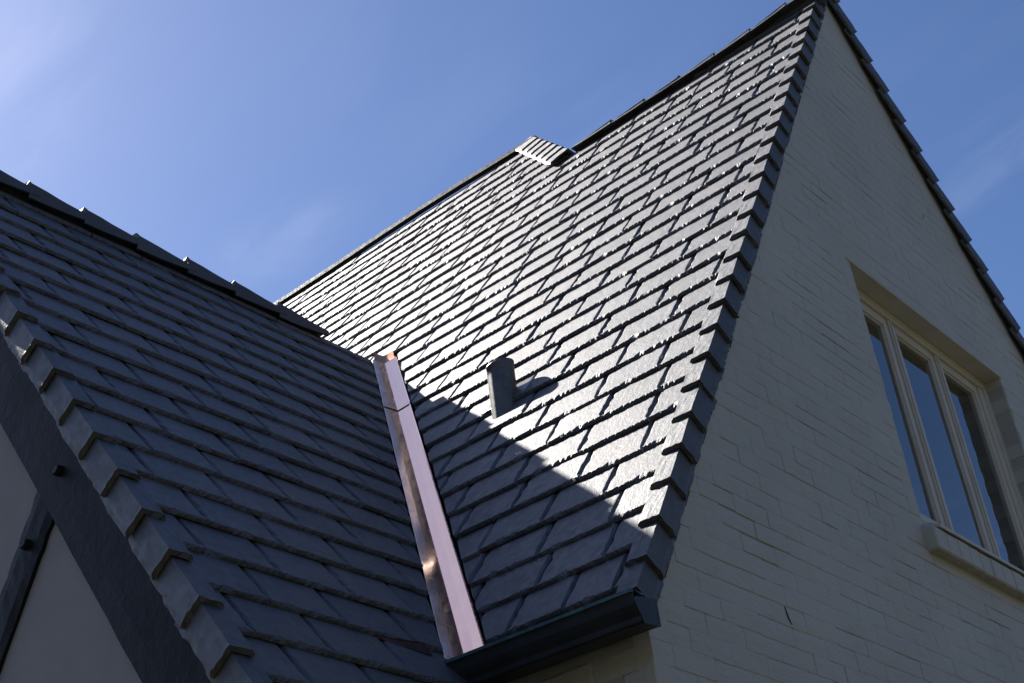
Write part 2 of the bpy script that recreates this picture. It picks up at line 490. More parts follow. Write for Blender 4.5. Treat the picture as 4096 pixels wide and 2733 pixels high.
# main slope
vm_no = -v_in_main
vm_co = V0 + v_in_main * CW
def main_hidden(Pt):                           # well behind the left ridge
    if Pt.y < LR.y + 0.05: return False
    t = (LR.y - CAM.y) / (Pt.y - CAM.y)
    h = CAM + (Pt - CAM) * t
    return h.z < LR.z - 0.45
row = 0
v = 0.12 - E
while v < REAR_S - 0.03:
    y = 0.02 - (rnd.uniform(0.02, 0.28) if row % 2 else rnd.uniform(0.0, 0.15))
    while y < REAR_Y:
        wd = 0.30 + rnd.uniform(-0.025, 0.03)
        if rnd.random() < 0.10: wd = rnd.uniform(0.17, 0.24)
        gap = 0.006
        y0, y1 = y, y + wd
        y = y1
        yc = (y0 + y1) / 2
        if y1 < 0.03: continue
        vb = v + rnd.uniform(-0.005, 0.005)
        if v > max(top_s(y0), top_s(y1)) - 0.02: continue
        mid = MAIN.p(-yc, v + E / 2)
        if main_hidden(mid): continue
        cuts = []
        corners = [MAIN.p(-a, b) for a in (y0, y1) for b in (vb, vb + LEN)]
        if v < 3.45:
            ds = [(c - vm_co).dot(vm_no) for c in corners]
            if yc > LR.y and v < 3.3 and mid.z < LR.z: continue
            if min((MAIN.p(-a, b) - vm_co).dot(vm_no) for a in (y0, y1) for b in (vb, vb + E)) > 0: continue
            if max(ds) > 0: cuts.append((vm_co + vm_no * rnd.uniform(-0.004, 0.004), vm_no))
        if y0 < 0.02: cuts.append((Vector((0, 0.02, 0)), Vector((0, -1, 0))))
        if vb + LEN > min(top_s(y0), top_s(y1)):
            if HIP_A[0] - 0.15 < yc < HIP_B[0]:
                a3, b3 = MAIN.p(-HIP_A[0], HIP_A[1]), MAIN.p(-HIP_B[0], HIP_B[1])
                no = (b3 - a3).cross(MAIN.N).normalized()
                if no.dot(MAIN.V) < 0: no = -no
                cuts.append((a3, no))
                if yc < HIP_A[0]: cuts[-1] = (MAIN.p(-yc, top_s(yc) - 0.01), MAIN.V)
            else:
                cuts.append((MAIN.p(-yc, min(top_s(y0), top_s(y1)) - 0.01), MAIN.V))
        me = SLATES[rnd.randrange(len(SLATES))]
        mw = slate_matrix(MAIN, -yc, vb, (wd - gap) / SW, rnd)
        if cuts:
            me = clip(me, mw, cuts)
            if me is None: continue
        pieces.append((me, mw, roof, area(MAIN, -y1, -y0, vb, E), bool(cuts)))
    v += E; row += 1
# left slope
vl_no = -v_in_left
vl_co = V0 + v_in_left * CW
row = 0
v = 0.127 - 3 * E_LEFT
while v < LR_S - 0.02:
    x = B.x + 0.02 - (0.15 if row % 2 else 0.0) - rnd.uniform(0.0, 0.06)
    while x < 2.3:
        wd = 0.302 + rnd.uniform(-0.02, 0.02)
        x0, x1 = x, x + wd
        x = x1
        xc = (x0 + x1) / 2
        vb = v + rnd.uniform(-0.004, 0.004)
        cuts = []
        corners = [LEFT.p(a, b) for a in (x0, x1) for b in (vb, vb + LEN)]
        if v < 0.2:
            if x0 > 0.085: continue
            if x1 > 0.09: cuts.append((Vector((0.09, 0, 0)), Vector((1, 0, 0))))
        else:
            ds = [(c - vl_co).dot(vl_no) for c in corners]
            if min((LEFT.p(a, b) - vl_co).dot(vl_no) for a in (x0, x1) for b in (vb, vb + E_LEFT)) > 0: continue
            if max(ds) > 0: cuts.append((vl_co + vl_no * rnd.uniform(-0.004, 0.004), vl_no))
        if x0 < B.x + 0.02: cuts.append((Vector((B.x + 0.02, 0, 0)), Vector((-1, 0, 0))))
        if vb + LEN > LR_S: cuts.append((LEFT.p(0, LR_S - 0.01), LEFT.V))
        me = SLATES[rnd.randrange(len(SLATES))]
        mw = slate_matrix(LEFT, xc, vb, (wd - 0.004) / SW, rnd)
        if cuts:
            me = clip(me, mw, cuts)
            if me is None: continue
        pieces.append((me, mw, left_roof, area(LEFT, x0, x1, vb, E_LEFT), bool(cuts)))
    v += E_LEFT; row += 1

def field(name, items, material, parent):      # the pieces past the limit, joined
    V_, F_, S_ = [], [], []
    for me, mw in items:
        k = len(V_)
        S_ += [p_.use_smooth for p_ in me.polygons]
        V_ += [mw @ v_.co for v_ in me.vertices]
        F_ += [tuple(i + k for i in p_.vertices) for p_ in me.polygons]
    if not V_: return None
    o = link(name, mesh(name, V_, F_), material, parent)
    o.data.polygons.foreach_set('use_smooth', S_)
    o['kind'] = 'stuff'
    return o
order = sorted(range(len(pieces)), key=lambda i: -pieces[i][3])
single = set(i for i in order[:300] if pieces[i][3] > 0)
print('slates', len(pieces), 'single', len(single), 'in view', sum(1 for p_ in pieces if p_[3] > 0))
for i in sorted(single):
    me, mw, par, ar, c = pieces[i]
    link('slate', me, M_SLATE, par, mw)
for par in (roof, left_roof):
    field('slate_field', [(p_[0], p_[1]) for i, p_ in enumerate(pieces) if i not in single and p_[2] is par], M_SLATE, par)

# ------------------------------------------------------------------ L-shaped rake tiles
def cap_mesh(seed, wtop, wside, length, th=0.016, rough=1.0):
    # local: x = into the roof, y = upslope, z = normal; arris at x = z = 0
    r = random.Random(seed)
    ph = r.random() * 90
    sec = []
    na, nb = 7, 7
    for i in range(na): sec.append((wtop * (1 - i / na), 0.0, 0, 1))
    sec.append((0.0, 0.0, -1, 1))
    for i in range(1, nb + 1): sec.append((0.0, -wside * i / nb, -1, 0))
    m_ = len(sec); nl = 8
    V_, F_ = [], []
    drop = th * 1.15 / E
    for layer in (0, 1):
        for j in range(nl + 1):
            yv = length * j / nl
            for i, (a, c, nx, nz) in enumerate(sec):
                x_, z_, y_ = a, c, yv
                if layer:                      # inner skin
                    if nx == 0: z_ = c - th
                    elif nz == 0: x_ = a + th
                    else: x_, z_ = th, -th
                    if i == 0: x_ = a
                else:
                    amp = 0.0016 * rough
                    z_ += amp * noise.noise((ph + i * .6, j * .7, 0)) * (nz != 0)
                    x_ += amp * noise.noise((ph + i * .6, j * .7, 5)) * (nx != 0)
                    if j == 0:                 # chipped butt
                        y_ += abs(noise.noise((ph + i * 0.8, 3, 0))) * 0.014 * rough + r.uniform(0, 0.004)
                    if j == 1: y_ = length * 0.06 + r.uniform(-.002, .002)
                    if i == 0: x_ -= abs(noise.noise((ph + j * 1.1, 9, 0))) * 0.010 * rough; z_ -= 0.009
                    if i == m_ - 1: z_ += abs(noise.noise((ph + j * 1.1, 19, 0))) * 0.016 * rough; x_ += 0.008 * r.random()
                    if i == m_ - 2: x_ += 0.0055 * (r.random() - .28) * rough; z_ += 0.005 * (r.random() - .5) * rough
                if layer and j == 1: y_ = length * 0.06
                if layer and i == m_ - 1: z_ += 0.004 * noise.noise((ph + j * 1.3, 29, 0))
                V_.append((x_ + drop * yv, y_, z_ - drop * yv))
    def id_(l, j, i): return l * (nl + 1) * m_ + j * m_ + i
    for j in range(nl):
        for i in range(m_ - 1):
            F_.append((id_(0, j, i), id_(0, j, i + 1), id_(0, j + 1, i + 1), id_(0, j + 1, i)))
            F_.append((id_(1, j, i), id_(1, j + 1, i), id_(1, j + 1, i + 1), id_(1, j, i + 1)))
    for i in range(m_ - 1):
        F_.append((id_(0, 0, i), id_(1, 0, i), id_(1, 0, i + 1), id_(0, 0, i + 1)))
        F_.append((id_(0, nl, i), id_(0, nl, i + 1), id_(1, nl, i + 1), id_(1, nl, i)))
    for j in range(nl):
        F_.append((id_(0, j, 0), id_(0, j + 1, 0), id_(1, j + 1, 0), id_(1, j, 0)))
        F_.append((id_(0, j, m_ - 1), id_(1, j, m_ - 1), id_(1, j + 1, m_ - 1), id_(0, j + 1, m_ - 1)))
    me = recalc(mesh('rake_tile', V_, F_))
    me.materials.append(M_CAP)
    return me
CAPS = [cap_mesh(300 + i, 0.092, 0.104, E * 1.22) for i in range(6)]
def put_cap(pt, into, up, nrm, parent, rr, sy=1.0):
    a = rr.uniform(-0.012, 0.012)
    rot = Matrix.Rotation(a, 3, nrm) @ Matrix.Rotation(rr.uniform(-0.01, 0.01), 3, into)
    m4 = Matrix((rot @ into, rot @ (up * sy), rot @ nrm)).transposed().to_4x4()
    m4.translation = pt
    link('rake_tile', CAPS[rr.randrange(len(CAPS))], M_CAP, parent, m4)
rnd = random.Random(11)
put_cap(MAIN.p(0, 0.055), Vector((0, 1, 0)), MAIN.V, MAIN.N, roof, rnd, 0.9)
for i in range(1, 30):
    put_cap(MAIN.p(rnd.uniform(-.003, .003), i * E + rnd.uniform(-.006, .006)), Vector((0, 1, 0)), MAIN.V, MAIN.N, roof, rnd)
for j in range(-2, 17):
    put_cap(LEFT.p(B.x + rnd.uniform(-.003, .003), j * E * 1.0893 + rnd.uniform(-.006, .006)), Vector((1, 0, 0)), LEFT.V, LEFT.N, left_roof, rnd, 1.09)
# right-hand rake of the white gable
RD = Vector((0.617, 0, -0.787))
RNn = Vector((0.787, 0, 0.617))
for k in range(-1, 16):
    put_cap(Vector((3.506, -0.03, 4.587)) + RD * (0.2122 * k + rnd.uniform(-.004, .004)), Vector((0, 1, 0)), -RD, RNn, roof, rnd, 1.06)

# ------------------------------------------------------------------ ridge and hip tiles
def saddle_mesh(seed, length, w1, d1, w2, d2, th=0.016, lift=0.020, name='ridge_tile', section=None):
    # local y = along the ridge (butt at y = 0), d1/d2 = unit directions of the flanks in local (x, z)
    r = random.Random(seed); ph = r.random() * 80
    n1, nl = 5, 7
    sec = [(d1[0] * w1 * (1 - i / n1), d1[1] * w1 * (1 - i / n1)) for i in range(n1)] + [(0, 0)] + [(d2[0] * w2 * (i + 1) / n1, d2[1] * w2 * (i + 1) / n1) for i in range(n1)]
    if section: sec = section
    m_ = len(sec)
    V_, F_ = [], []
    for layer in (0, 1):
        for j in range(nl + 1):
            f = j / nl
            up = lift * (1 - f) ** 1.6 + 0.004
            for i, (a, c) in enumerate(sec):
                y_ = length * f
                x_, z_ = a, (c if c > -0.02 or not section else c * (1 - 0.62 * f)) + up
                if layer and section: x_ *= 0.75; z_ -= th * (1 if abs(c) < 0.02 else 0)
                elif layer: z_ -= th * 1.25
                else:
                    z_ += 0.002 * noise.noise((ph + i * .7, j * .8, 0))
                    if i in (0, m_ - 1): x_ *= 1 - abs(noise.noise((ph + j, 3, 0))) * 0.08
                if j == 0: y_ += abs(noise.noise((ph + i * .8, layer * 2, 0))) * 0.014
                if j == 1: y_ = length * 0.05
                V_.append((x_, y_, z_))
    def id_(l, j, i): return l * (nl + 1) * m_ + j * m_ + i
    for j in range(nl):
        for i in range(m_ - 1):
            F_.append((id_(0, j, i), id_(0, j, i + 1), id_(0, j + 1, i + 1), id_(0, j + 1, i)))
            F_.append((id_(1, j, i), id_(1, j + 1, i), id_(1, j + 1, i + 1), id_(1, j, i + 1)))
    for i in range(m_ - 1):
        F_.append((id_(0, 0, i), id_(1, 0, i), id_(1, 0, i + 1), id_(0, 0, i + 1)))
        F_.append((id_(0, nl, i), id_(0, nl, i + 1), id_(1, nl, i + 1), id_(1, nl, i)))
    for j in range(nl):
        F_.append((id_(0, j, 0), id_(0, j + 1, 0), id_(1, j + 1, 0), id_(1, j, 0)))
        F_.append((id_(0, j, m_ - 1), id_(1, j, m_ - 1), id_(1, j + 1, m_ - 1), id_(0, j + 1, m_ - 1)))
    me = recalc(mesh(name, V_, F_))
    me.materials.append(M_CAP)
    return me
def frame_along(o, d, upv):
    d = d.normalized(); xa = d.cross(upv).normalized(); za = xa.cross(d)
    m4 = Matrix((xa, d, za)).transposed().to_4x4(); m4.translation = o
    return m4
Z = Vector((0, 0, 1))
# left ridge: butts face the half-timbered gable
LTILE = [saddle_mesh(500 + i, 0.36, 0.135, (math.cos(R(79)), -math.sin(R(79))), 0.19, (-cq, -sq), lift=0.034, section=[(0.052, -0.105), (0.051, -0.06), (0.048, -0.010), (0.038, 0.0), (0.0, 0.003), (-0.038, 0.0), (-0.048, -0.010), (-0.051, -0.06), (-0.052, -0.105)]) for i in range(4)]
x = -1.112
k = 0
while x < 1.25:
    o = Vector((x, LR.y, LR.z + 0.016 - 0.010 * (x + 0.5) + rnd.uniform(-.003, .003)))
    link('ridge_tile', LTILE[k % 4], M_CAP, left_roof, frame_along(o, Vector((1, 0, -0.012)), Z + Vector((0, rnd.uniform(-.03, .03), 0))))
    x += 0.299 + rnd.uniform(-.012, .012); k += 1
# main front ridge: butts face the white gable
MTILE = [saddle_mesh(520 + i, 0.34, 0.15, (math.cos(R(52)), -math.sin(R(52))), 0.105, (-math.cos(R(70)), -math.sin(R(70))), lift=0.022, section=[(0.056, -0.12), (0.050, -0.06), (0.044, -0.010), (0.036, 0.0), (0.0, 0.003), (-0.038, 0.0), (-0.045, -0.008), (-0.045, -0.020), (-0.048, -0.038)]) for i in range(4)]
ZT = [(-0.2, 4.70), (0.18, 4.679), (0.45, 4.652), (0.74, 4.636), (1.03, 4.626), (1.30, 4.623), (1.6, 4.618), (2.2, 4.612)]
def ztop(y_):
    for (a, b), (c, d) in zip(ZT, ZT[1:]):
        if y_ <= c: return b + (d - b) * (y_ - a) / (c - a)
    return ZT[-1][1]
y = -0.10
k = 0
while y < 1.75:
    a3 = Vector((3.062, y, ztop(y) - 0.029)); b3 = Vector((3.062, y + 0.28, ztop(y + 0.28) - 0.031))
    link('ridge_tile', MTILE[k % 4], M_CAP, roof, frame_along(a3, b3 - a3, Z + Vector((rnd.uniform(-.04, .04), 0, 0))))
    y += 0.28 + rnd.uniform(-.012, .012); k += 1
# hip between the main slope and the hipped end of the higher rear roof
hA, hB = MAIN.p(-HIP_A[0], HIP_A[1], 0.0), MAIN.p(-HIP_B[0], HIP_B[1], 0.0)
hd = (hB - hA).normalized()
hxa = hd.cross(Z).normalized(); hza = hxa.cross(hd)
hn2 = Vector((0, -0.80, 0.60))
f1 = hd.cross(MAIN.N).normalized(); f1 = f1 if f1.y > 0 else -f1          # down the main slope side
f2 = hd.cross(hn2).normalized(); f2 = f2 if f2.x > 0 else -f2
dl = lambda q_: (q_.dot(hxa), q_.dot(hza))
HTILE = [saddle_mesh(540 + i, 0.27, 0.15, dl(f1), 0.15, dl(f2), lift=0.017, th=0.012, name='hip_tile') for i in range(3)]
L_h = (hB - hA).length
nh = 7
for k in range(nh):
    o = hA + hd * (L_h * (k - 0.2) / nh) + hza * 0.012
    link('hip_tile', HTILE[k % 3], M_CAP, roof, frame_along(o, hd, Z))
# rear ridge strip
sg = MB()
nseg = 12
ya, yb = HIP_B[0] - 0.05, REAR_Y
for i in range(nseg):
    y0, y1 = ya + (yb - ya) * i / nseg, ya + (yb - ya) * (i + 1) / nseg
    sgf = lambda y_: 0.012 * math.sin(y_ * 2.1) + 0.012
    pr = lambda y_: [Vector((rx + dx_, y_, REAR_S * sp + dz_ + sgf(y_))) for dx_, dz_ in ((-0.024, -0.036), (-0.022, 0.0), (0.022, 0.0), (0.024, -0.036))]
    A_, B_ = pr(y0), pr(y1)
    sg.add(A_ + B_, [(0, 1, 5, 4), (1, 2, 6, 5), (2, 3, 7, 6)])
sg.build('ridge_strip', M_CAP, roof)

# ------------------------------------------------------------------ copper valley
val = bpy.data.objects.new('valley_flashing', None)
COL.objects.link(val)
val.parent = house
tag(val, label='bright pinkish copper valley flashing between the two roof slopes')
def valley_sheet(z0, z1, lift, name='copper_sheet', lip=0.010):
    nseg = 26
    cols = []
    dn = -0.019 + lift
    # the fold follows the intersection of both planes lowered by dn
    a11, a12 = 1.0, MAIN.N.dot(LEFT.N)
    k = dn / (1 + a12)
    off = (MAIN.N + LEFT.N) * k
    bis = (MAIN.N + LEFT.N).normalized()
    for i in range(nseg + 1):
        zz = z0 + (z1 - z0) * i / nseg
        f_ = valley(zz) + off
        fo = f_ + bis * 0.013
        wob = 0.0005 * noise.noise((i * 0.55, z0 * 3, 0))
        prof = [f_ + v_in_left * (CW + 0.006) - LEFT.N * 0.003, f_ + v_in_left * (CW + 0.003) - LEFT.N * 0.006,
                f_ + v_in_left * (CW * 0.55) + LEFT.N * (wob - 0.003) + bis * 0.0062, fo,
                f_ + v_in_main * (CW * 0.5) - MAIN.N * wob * 0.7 + bis * 0.0065, f_ + v_in_main * (CW + 0.000) + MAIN.N * 0.001,
                f_ + v_in_main * (CW + 0.001) + MAIN.N * 0.005, f_ + v_in_main * (CW + 0.005) + MAIN.N * 0.005, f_ + v_in_main * (CW + 0.006) - MAIN.N * 0.006]
        cols.append(prof)
    n = len(cols[0])
    V_ = [q for c in cols for q in c]
    F_ = [(i * n + j, i * n + j + 1, (i + 1) * n + j + 1, (i + 1) * n + j) for i in range(nseg) for j in range(n - 1)]
    me = recalc(mesh(name, V_, F_))
    o = link(name, me, M_COPPER, val)
    md = o.modifiers.new('thickness', 'SOLIDIFY'); md.thickness = 0.0012; md.offset = 0
    return o
zj = 2.5187 * sp
valley_sheet(0.02, zj + 0.10, 0.0)
valley_sheet(zj, Z_TOP - 0.10, 0.004)
# dressed top end of the copper, turned up under the ridge
mb = MB()
nn = 7
topf = valley(Z_TOP - 0.115) + (MAIN.N + LEFT.N) * (-0.034 / (1 + MAIN.N.dot(LEFT.N)))
rings = []
for j in range(5):
    a = j / 4
    c = topf + vdir * (0.13 * a) + Vector((0, 0, 0.05 * a * a))
    rings.append([c + v_in_left * (CW * 1.1) * (1 - .3 * a), c + v_in_left * CW * .5 * (1 - .3 * a) + Vector((0, 0, .004 * a)), c + Vector((0, 0, 0.012 * a)), c + v_in_main * CW * .5 * (1 - .15 * a) + Vector((0, 0, .004 * a)), c + v_in_main * CW * 1.05 * (1 - .15 * a)])
vv = [q for r_ in rings for q in r_]
mb.add(vv, [(j * 5 + i, j * 5 + i + 1, (j + 1) * 5 + i + 1, (j + 1) * 5 + i) for j in range(4) for i in range(4)])
te = mb.build('copper_end', M_COPPER_GLOW, val, smooth=True)
# loose copper edge showing under a lifted slate at the foot of the valley
fp = LEFT.p(0.0, 0.30, -0.028)
MB().prism([LEFT.p(-0.115, 0.285, -0.022), LEFT.p(-0.125, 0.335, -0.010), LEFT.p(-0.35, 0.325, -0.030), LEFT.p(-0.30, 0.318, -0.036)], LEFT.N * 0.002).build('copper_flap', M_COPPER_DARK, val)

# ------------------------------------------------------------------ vent pipe
vp_ = MB()
base = Vector((1.0916, 1.2257, 1.598))
ns, rad, hh = 36, 0.063, 0.208
hgt = [-0.16, 0.02, 0.08, 0.14, 0.19, hh - 0.006, hh]
for ri, (rr_, zz_list) in enumerate(((rad, hgt), (rad - 0.006, list(reversed(hgt))))):
    for z_ in zz_list:
        for i in range(ns):
            a = 2 * math.pi * i / ns
            r_ = rr_ + 0.0016 * noise.noise((math.cos(a) * 2, math.sin(a) * 2, z_ * 14)) + (0.002 if z_ > hh - 0.01 and ri == 0 else 0)
            top = 0.012 * math.cos(a + 0.6) if z_ >= hh - 0.01 else 0
            vp_.v.append(base + Vector((r_ * math.cos(a), r_ * math.sin(a), z_ + top)))
nr = len(hgt) * 2
for j in range(nr - 1):
    for i in range(ns):
        vp_.f.append((j * ns + i, j * ns + (i + 1) % ns, (j + 1) * ns + (i + 1) % ns, (j + 1) * ns + i))
pipe = vp_.build('vent_pipe', M_LEAD, roof, smooth=True)
tag(pipe, label='short grey lead vent pipe standing out of the sunlit slates')
fl = MB()
gu, gv = 9, 8
bu, bv = -base.y, base.x / cp
vlo, vhi = 1.932, 2.135
for j in range(gv + 1):
    for i in range(gu + 1):
        u_ = -0.135 + 0.27 * i / gu; va = vlo + (vhi - vlo) * j / gv
        dd = math.hypot(u_, va - bv)
        rise = max(0, 0.078 - dd) * 0.5
        n_ = -0.0115 - (T / E) * (va - 1.92) + rise + 0.0008 * noise.noise((u_ * 30, va * 30, 2))
        fl.v.append(MAIN.p(bu + u_, va, n_))
for j in range(gv):
    for i in range(gu):
        fl.f.append((j * (gu + 1) + i, j * (gu + 1) + i + 1, (j + 1) * (gu + 1) + i + 1, (j + 1) * (gu + 1) + i))
flo = fl.build('lead_flashing', M_LEAD, pipe, smooth=True)
flo.modifiers.new('thickness', 'SOLIDIFY').thickness = 0.002

# ------------------------------------------------------------------ gutter
prof = [(0.050, -0.004), (0.050, -0.088), (-0.030, -0.094), (-0.038, -0.088), (-0.040, -0.072), (-0.052, -0.056), (-0.060, -0.040), (-0.063, -0.020), (-0.066, -0.006)]
inner = [(-0.0635, -0.006), (-0.060, -0.020), (-0.057, -0.040), (-0.049, -0.055), (-0.037, -0.071), (-0.034, -0.086), (-0.029, -0.0905), (0.047, -0.085), (0.047, -0.004)]
g = MB()
yg = [-0.045 + (0.70 + 0.045) * i / 8 for i in range(9)]
ring = prof + inner
for y_ in yg:
    for (x_, z_) in ring: g.v.append(Vector((x_, y_, z_ + 0.002 * noise.noise((y_ * 9, x_ * 9, 0)) + 0.010 * (y_ / 0.7))))
nr = len(ring)
for j in range(len(yg) - 1):
    for i in range(nr): g.f.append((j * nr + i, j * nr + (i + 1) % nr, (j + 1) * nr + (i + 1) % nr, (j + 1) * nr + i))
g.f.append(tuple(range(nr))); g.f.append(tuple((len(yg) - 1) * nr + i for i in reversed(range(nr))))
gut = g.build('gutter', M_GUTTER, house)
tag(gut, label='black gutter with a green patina rim below the slate eave')
rim = MB()
for j in range(8):
    y0, y1 = yg[j], yg[j + 1]
    z0, z1 = 0.010 * y0 / 0.7, 0.010 * y1 / 0.7
    for (xa, xb, za, zb) in ((-0.0725, -0.0600, -0.008, 0.0025),):
        A_ = [(xa, y0, za + z0), (xb, y0, za + z0), (xb, y0, zb + z0), (xa, y0, zb + z0)]
        B_ = [(xa, y1, za + z1), (xb, y1, za + z1), (xb, y1, zb + z1), (xa, y1, zb + z1)]
        rim.add(A_ + B_, [(0, 1, 5, 4), (1, 2, 6, 5), (2, 3, 7, 6), (3, 0, 4, 7)] + ([(0, 3, 2, 1)] if j == 0 else []) + ([(4, 5, 6, 7)] if j == 7 else []))
rim.build('gutter_rim', M_RIM, gut)
ec = MB()
ecp = [(0.050, -0.006), (0.052, -0.090), (-0.032, -0.097), (-0.043, -0.073), (-0.055, -0.055), (-0.064, -0.036), (-0.052, -0.020), (-0.030, -0.016), (0.0, -0.012)]
ec.prism([(x_, -0.049, z_) for x_, z_ in ecp], (0, 0.003, 0)).build('end_cap', M_GUTTER, gut)
# bent strip of metal at the end of the rim
MB().prism([(-0.066, -0.050, 0.000), (-0.030, -0.052, -0.012), (-0.002, -0.054, -0.006), (-0.004, -0.054, -0.002), (-0.034, -0.052, -0.006)], (0, 0.002, 0)).build('torn_strip', M_RIM, gut)
# ------------------------------------------------------------------ white brick gable wall
WX0, WX1, WZ0, WZ1 = 2.455, 4.245, 0.965, 2.385          # window opening
X0 = 0.105
def lim(x_):                                               # top of the wall at x (under the rake tiles)
    a = x_ * sp / cp - 0.05 / cp
    b_ = 4.587 - (x_ - 3.506) * 0.787 / 0.617 - 0.02 / 0.617
    return min(a, b_)
XA = (4.587 + 3.506 * 0.787 / 0.617 - 0.02 / 0.617 + 0.05 / cp) / (sp / cp + 0.787 / 0.617)
XR = 6.2
MY = WALL_Y + 0.0034
mb = MB()
D = (0, 0.26, 0)
mb.prism([(X0, MY, GROUND), (WX0, MY, GROUND), (WX0, MY, lim(WX0)), (X0, MY, lim(X0))], D)
mb.prism([(WX0, MY, GROUND), (WX1, MY, GROUND), (WX1, MY, WZ0), (WX0, MY, WZ0)], D)
mb.prism([(WX0, MY, WZ1), (WX1, MY, WZ1), (WX1, MY, lim(WX1)), (XA, MY, lim(XA)), (WX0, MY, lim(WX0))], D)
mb.prism([(WX1, MY, GROUND), (XR, MY, GROUND), (XR, MY, lim(XR)), (WX1, MY, lim(WX1))], D)
wall = mb.build('wall', M_MORTAR, house)
tag(wall, label='cream painted brick gable wall')
# side wall below the gutter
side = MB().box((X0 + 0.004, MY + 0.26, GROUND), (X0 + 0.25, 4.0, -0.05)).build('wall', M_MORTAR, house)

BH, BL = 0.075, 0.225
def brick_mesh(seed, depth=0.06):
    r = random.Random(seed); ph = r.random() * 60
    L_, H_ = BL + 0.003, BH + 0.003
    dips = [r.choice((0.0, 0.0002, 0.0004, 0.0013)) for _ in range(4)]
    xs = [0, .03, .25, .5, .75, .97, 1]; zs = [0, .09, .5, .91, 1]
    V_, F_ = [], []
    for k_, zf in enumerate(zs):
        for i_, xf in enumerate(xs):
            edge = (i_ in (0, len(xs) - 1)) or (k_ in (0, len(zs) - 1))
            jx = r.uniform(-.0012, .0012); jz = r.uniform(-.0012, .0012)
            V_.append((xf * L_ - L_ / 2 + jx, (max(dips[0] if k_ == 0 else 0, dips[1] if k_ == len(zs) - 1 else 0, dips[2] if i_ == 0 else 0, dips[3] if i_ == len(xs) - 1 else 0) + r.uniform(-.0001, .0003)) if edge else -0.0012 * noise.noise((ph + i_, k_, 0)), zf * H_ - H_ / 2 + jz))
    nx = len(xs)
    for k_ in range(len(zs) - 1):
        for i_ in range(nx - 1):
            F_.append((k_ * nx + i_, k_ * nx + i_ + 1, (k_ + 1) * nx + i_ + 1, (k_ + 1) * nx + i_))
    rim_ = [i_ for i_ in range(nx)] + [k_ * nx + nx - 1 for k_ in range(1, len(zs))] + [(len(zs) - 1) * nx + i_ for i_ in range(nx - 2, -1, -1)] + [k_ * nx for k_ in range(len(zs) - 2, 0, -1)]
    b0 = len(V_)
    for q_ in rim_: V_.append((V_[q_][0], depth, V_[q_][2]))
    n = len(rim_)
    for i_ in range(n): F_.append((rim_[i_], b0 + i_, b0 + (i_ + 1) % n, rim_[(i_ + 1) % n]))
    me = recalc(mesh('brick', V_, F_))
    nfront = (len(xs) - 1) * (len(zs) - 1)
    for p_ in me.polygons: p_.use_smooth = p_.index < nfront
    me.materials.append(M_BRICK)
    return me
BR = [brick_mesh(700 + i) for i in range(10)]
BRD = [brick_mesh(750 + i, 0.14) for i in range(5)]
rnd = random.Random(23)
bricks = []
def try_brick(xa, xb, zc, deep=False):
    xc = (xa + xb) / 2
    sx = (xb - xa) / BL
    m4 = Matrix.Rotation(rnd.uniform(-.003, .003), 4, 'Y') @ Matrix.Rotation(rnd.uniform(-.003, .003), 4, 'Z') @ Matrix.Rotation(rnd.uniform(-.006, .006), 4, 'X') @ Matrix.Diagonal((sx * (1 if rnd.random() < .96 else .97), 1, 1.0 if rnd.random() < .90 else rnd.uniform(.86, .94), 1))
    m4.translation = (xc, WALL_Y + rnd.uniform(-.0005, .0005), zc + rnd.uniform(-.0006, .0006))
    q = [px((a, WALL_Y, b_)) for a, b_ in ((xa, zc - BH / 2), (xb, zc - BH / 2), (xb, zc + BH / 2), (xa, zc + BH / 2))]
    cx = sum(a[0] for a in q) / 4; cy = sum(a[1] for a in q) / 4
    ar = abs(sum(q[i][0] * q[(i + 1) % 4][1] - q[(i + 1) % 4][0] * q[i][1] for i in range(4))) / 2
    vis = -40 < cx < 4136 and -40 < cy < 2773
    if not (-900 < cx < 5200 and -900 < cy < 3900): return
    me = (BRD if deep else BR)[rnd.randrange(5 if deep else 10)]
    cuts = []
    for (co, no) in ((MAIN.p(0, 0, -0.06), MAIN.N), (Vector((3.506, 0, 4.587)) - RNn * 0.03, RNn)):
        if max((Vector((a, WALL_Y, b_)) - co).dot(no) for a in (xa, xb) for b_ in (zc - BH / 2, zc + BH / 2)) > -0.004:
            if min((Vector((a, WALL_Y, b_)) - co).dot(no) for a in (xa, xb) for b_ in (zc - BH / 2, zc + BH / 2)) > 0: return
            cuts.append((co, no))
    if cuts:
        me = clip(me, m4, cuts, 'brick', M_BRICK)
        if me is None: return
        for p_ in me.polygons: p_.use_smooth = False
    bricks.append((me, m4, ar if vis else 0))
z_ = WZ0 - BH * 24 + BH / 2
row = 0
while z_ < 5.0:
    xx = X0 - (0.1125 if row % 2 else 0)
    while xx < XR:
        xa, xb = max(xx, X0), xx + BL
        xx = xx + BL
        if xb - xa < 0.05: continue
        inz = WZ0 < z_ < WZ1
        if inz and xb > WX0 and xa < WX1:
            if xa < WX0 - 0.03: try_brick(xa, WX0 + rnd.uniform(-.003, .009), z_, True)
            if xb > WX1 + 0.03: try_brick(WX1 - rnd.uniform(-.003, .009), xb, z_, True)
            continue
        try_brick(xa, xb, z_, abs(z_ - WZ1) < BH)
    z_ += BH; row += 1
order = sorted(range(len(bricks)), key=lambda i: -bricks[i][2])
bs = set(i for i in order[:300] if bricks[i][2] > 0)
print('bricks', len(bricks), 'in view', sum(1 for b_ in bricks if b_[2] > 0))
for i in sorted(bs): link('brick', bricks[i][0], M_BRICK, wall, bricks[i][1])
field('brick_field', [(b_[0], b_[1]) for i, b_ in enumerate(bricks) if i not in bs], M_BRICK, wall)
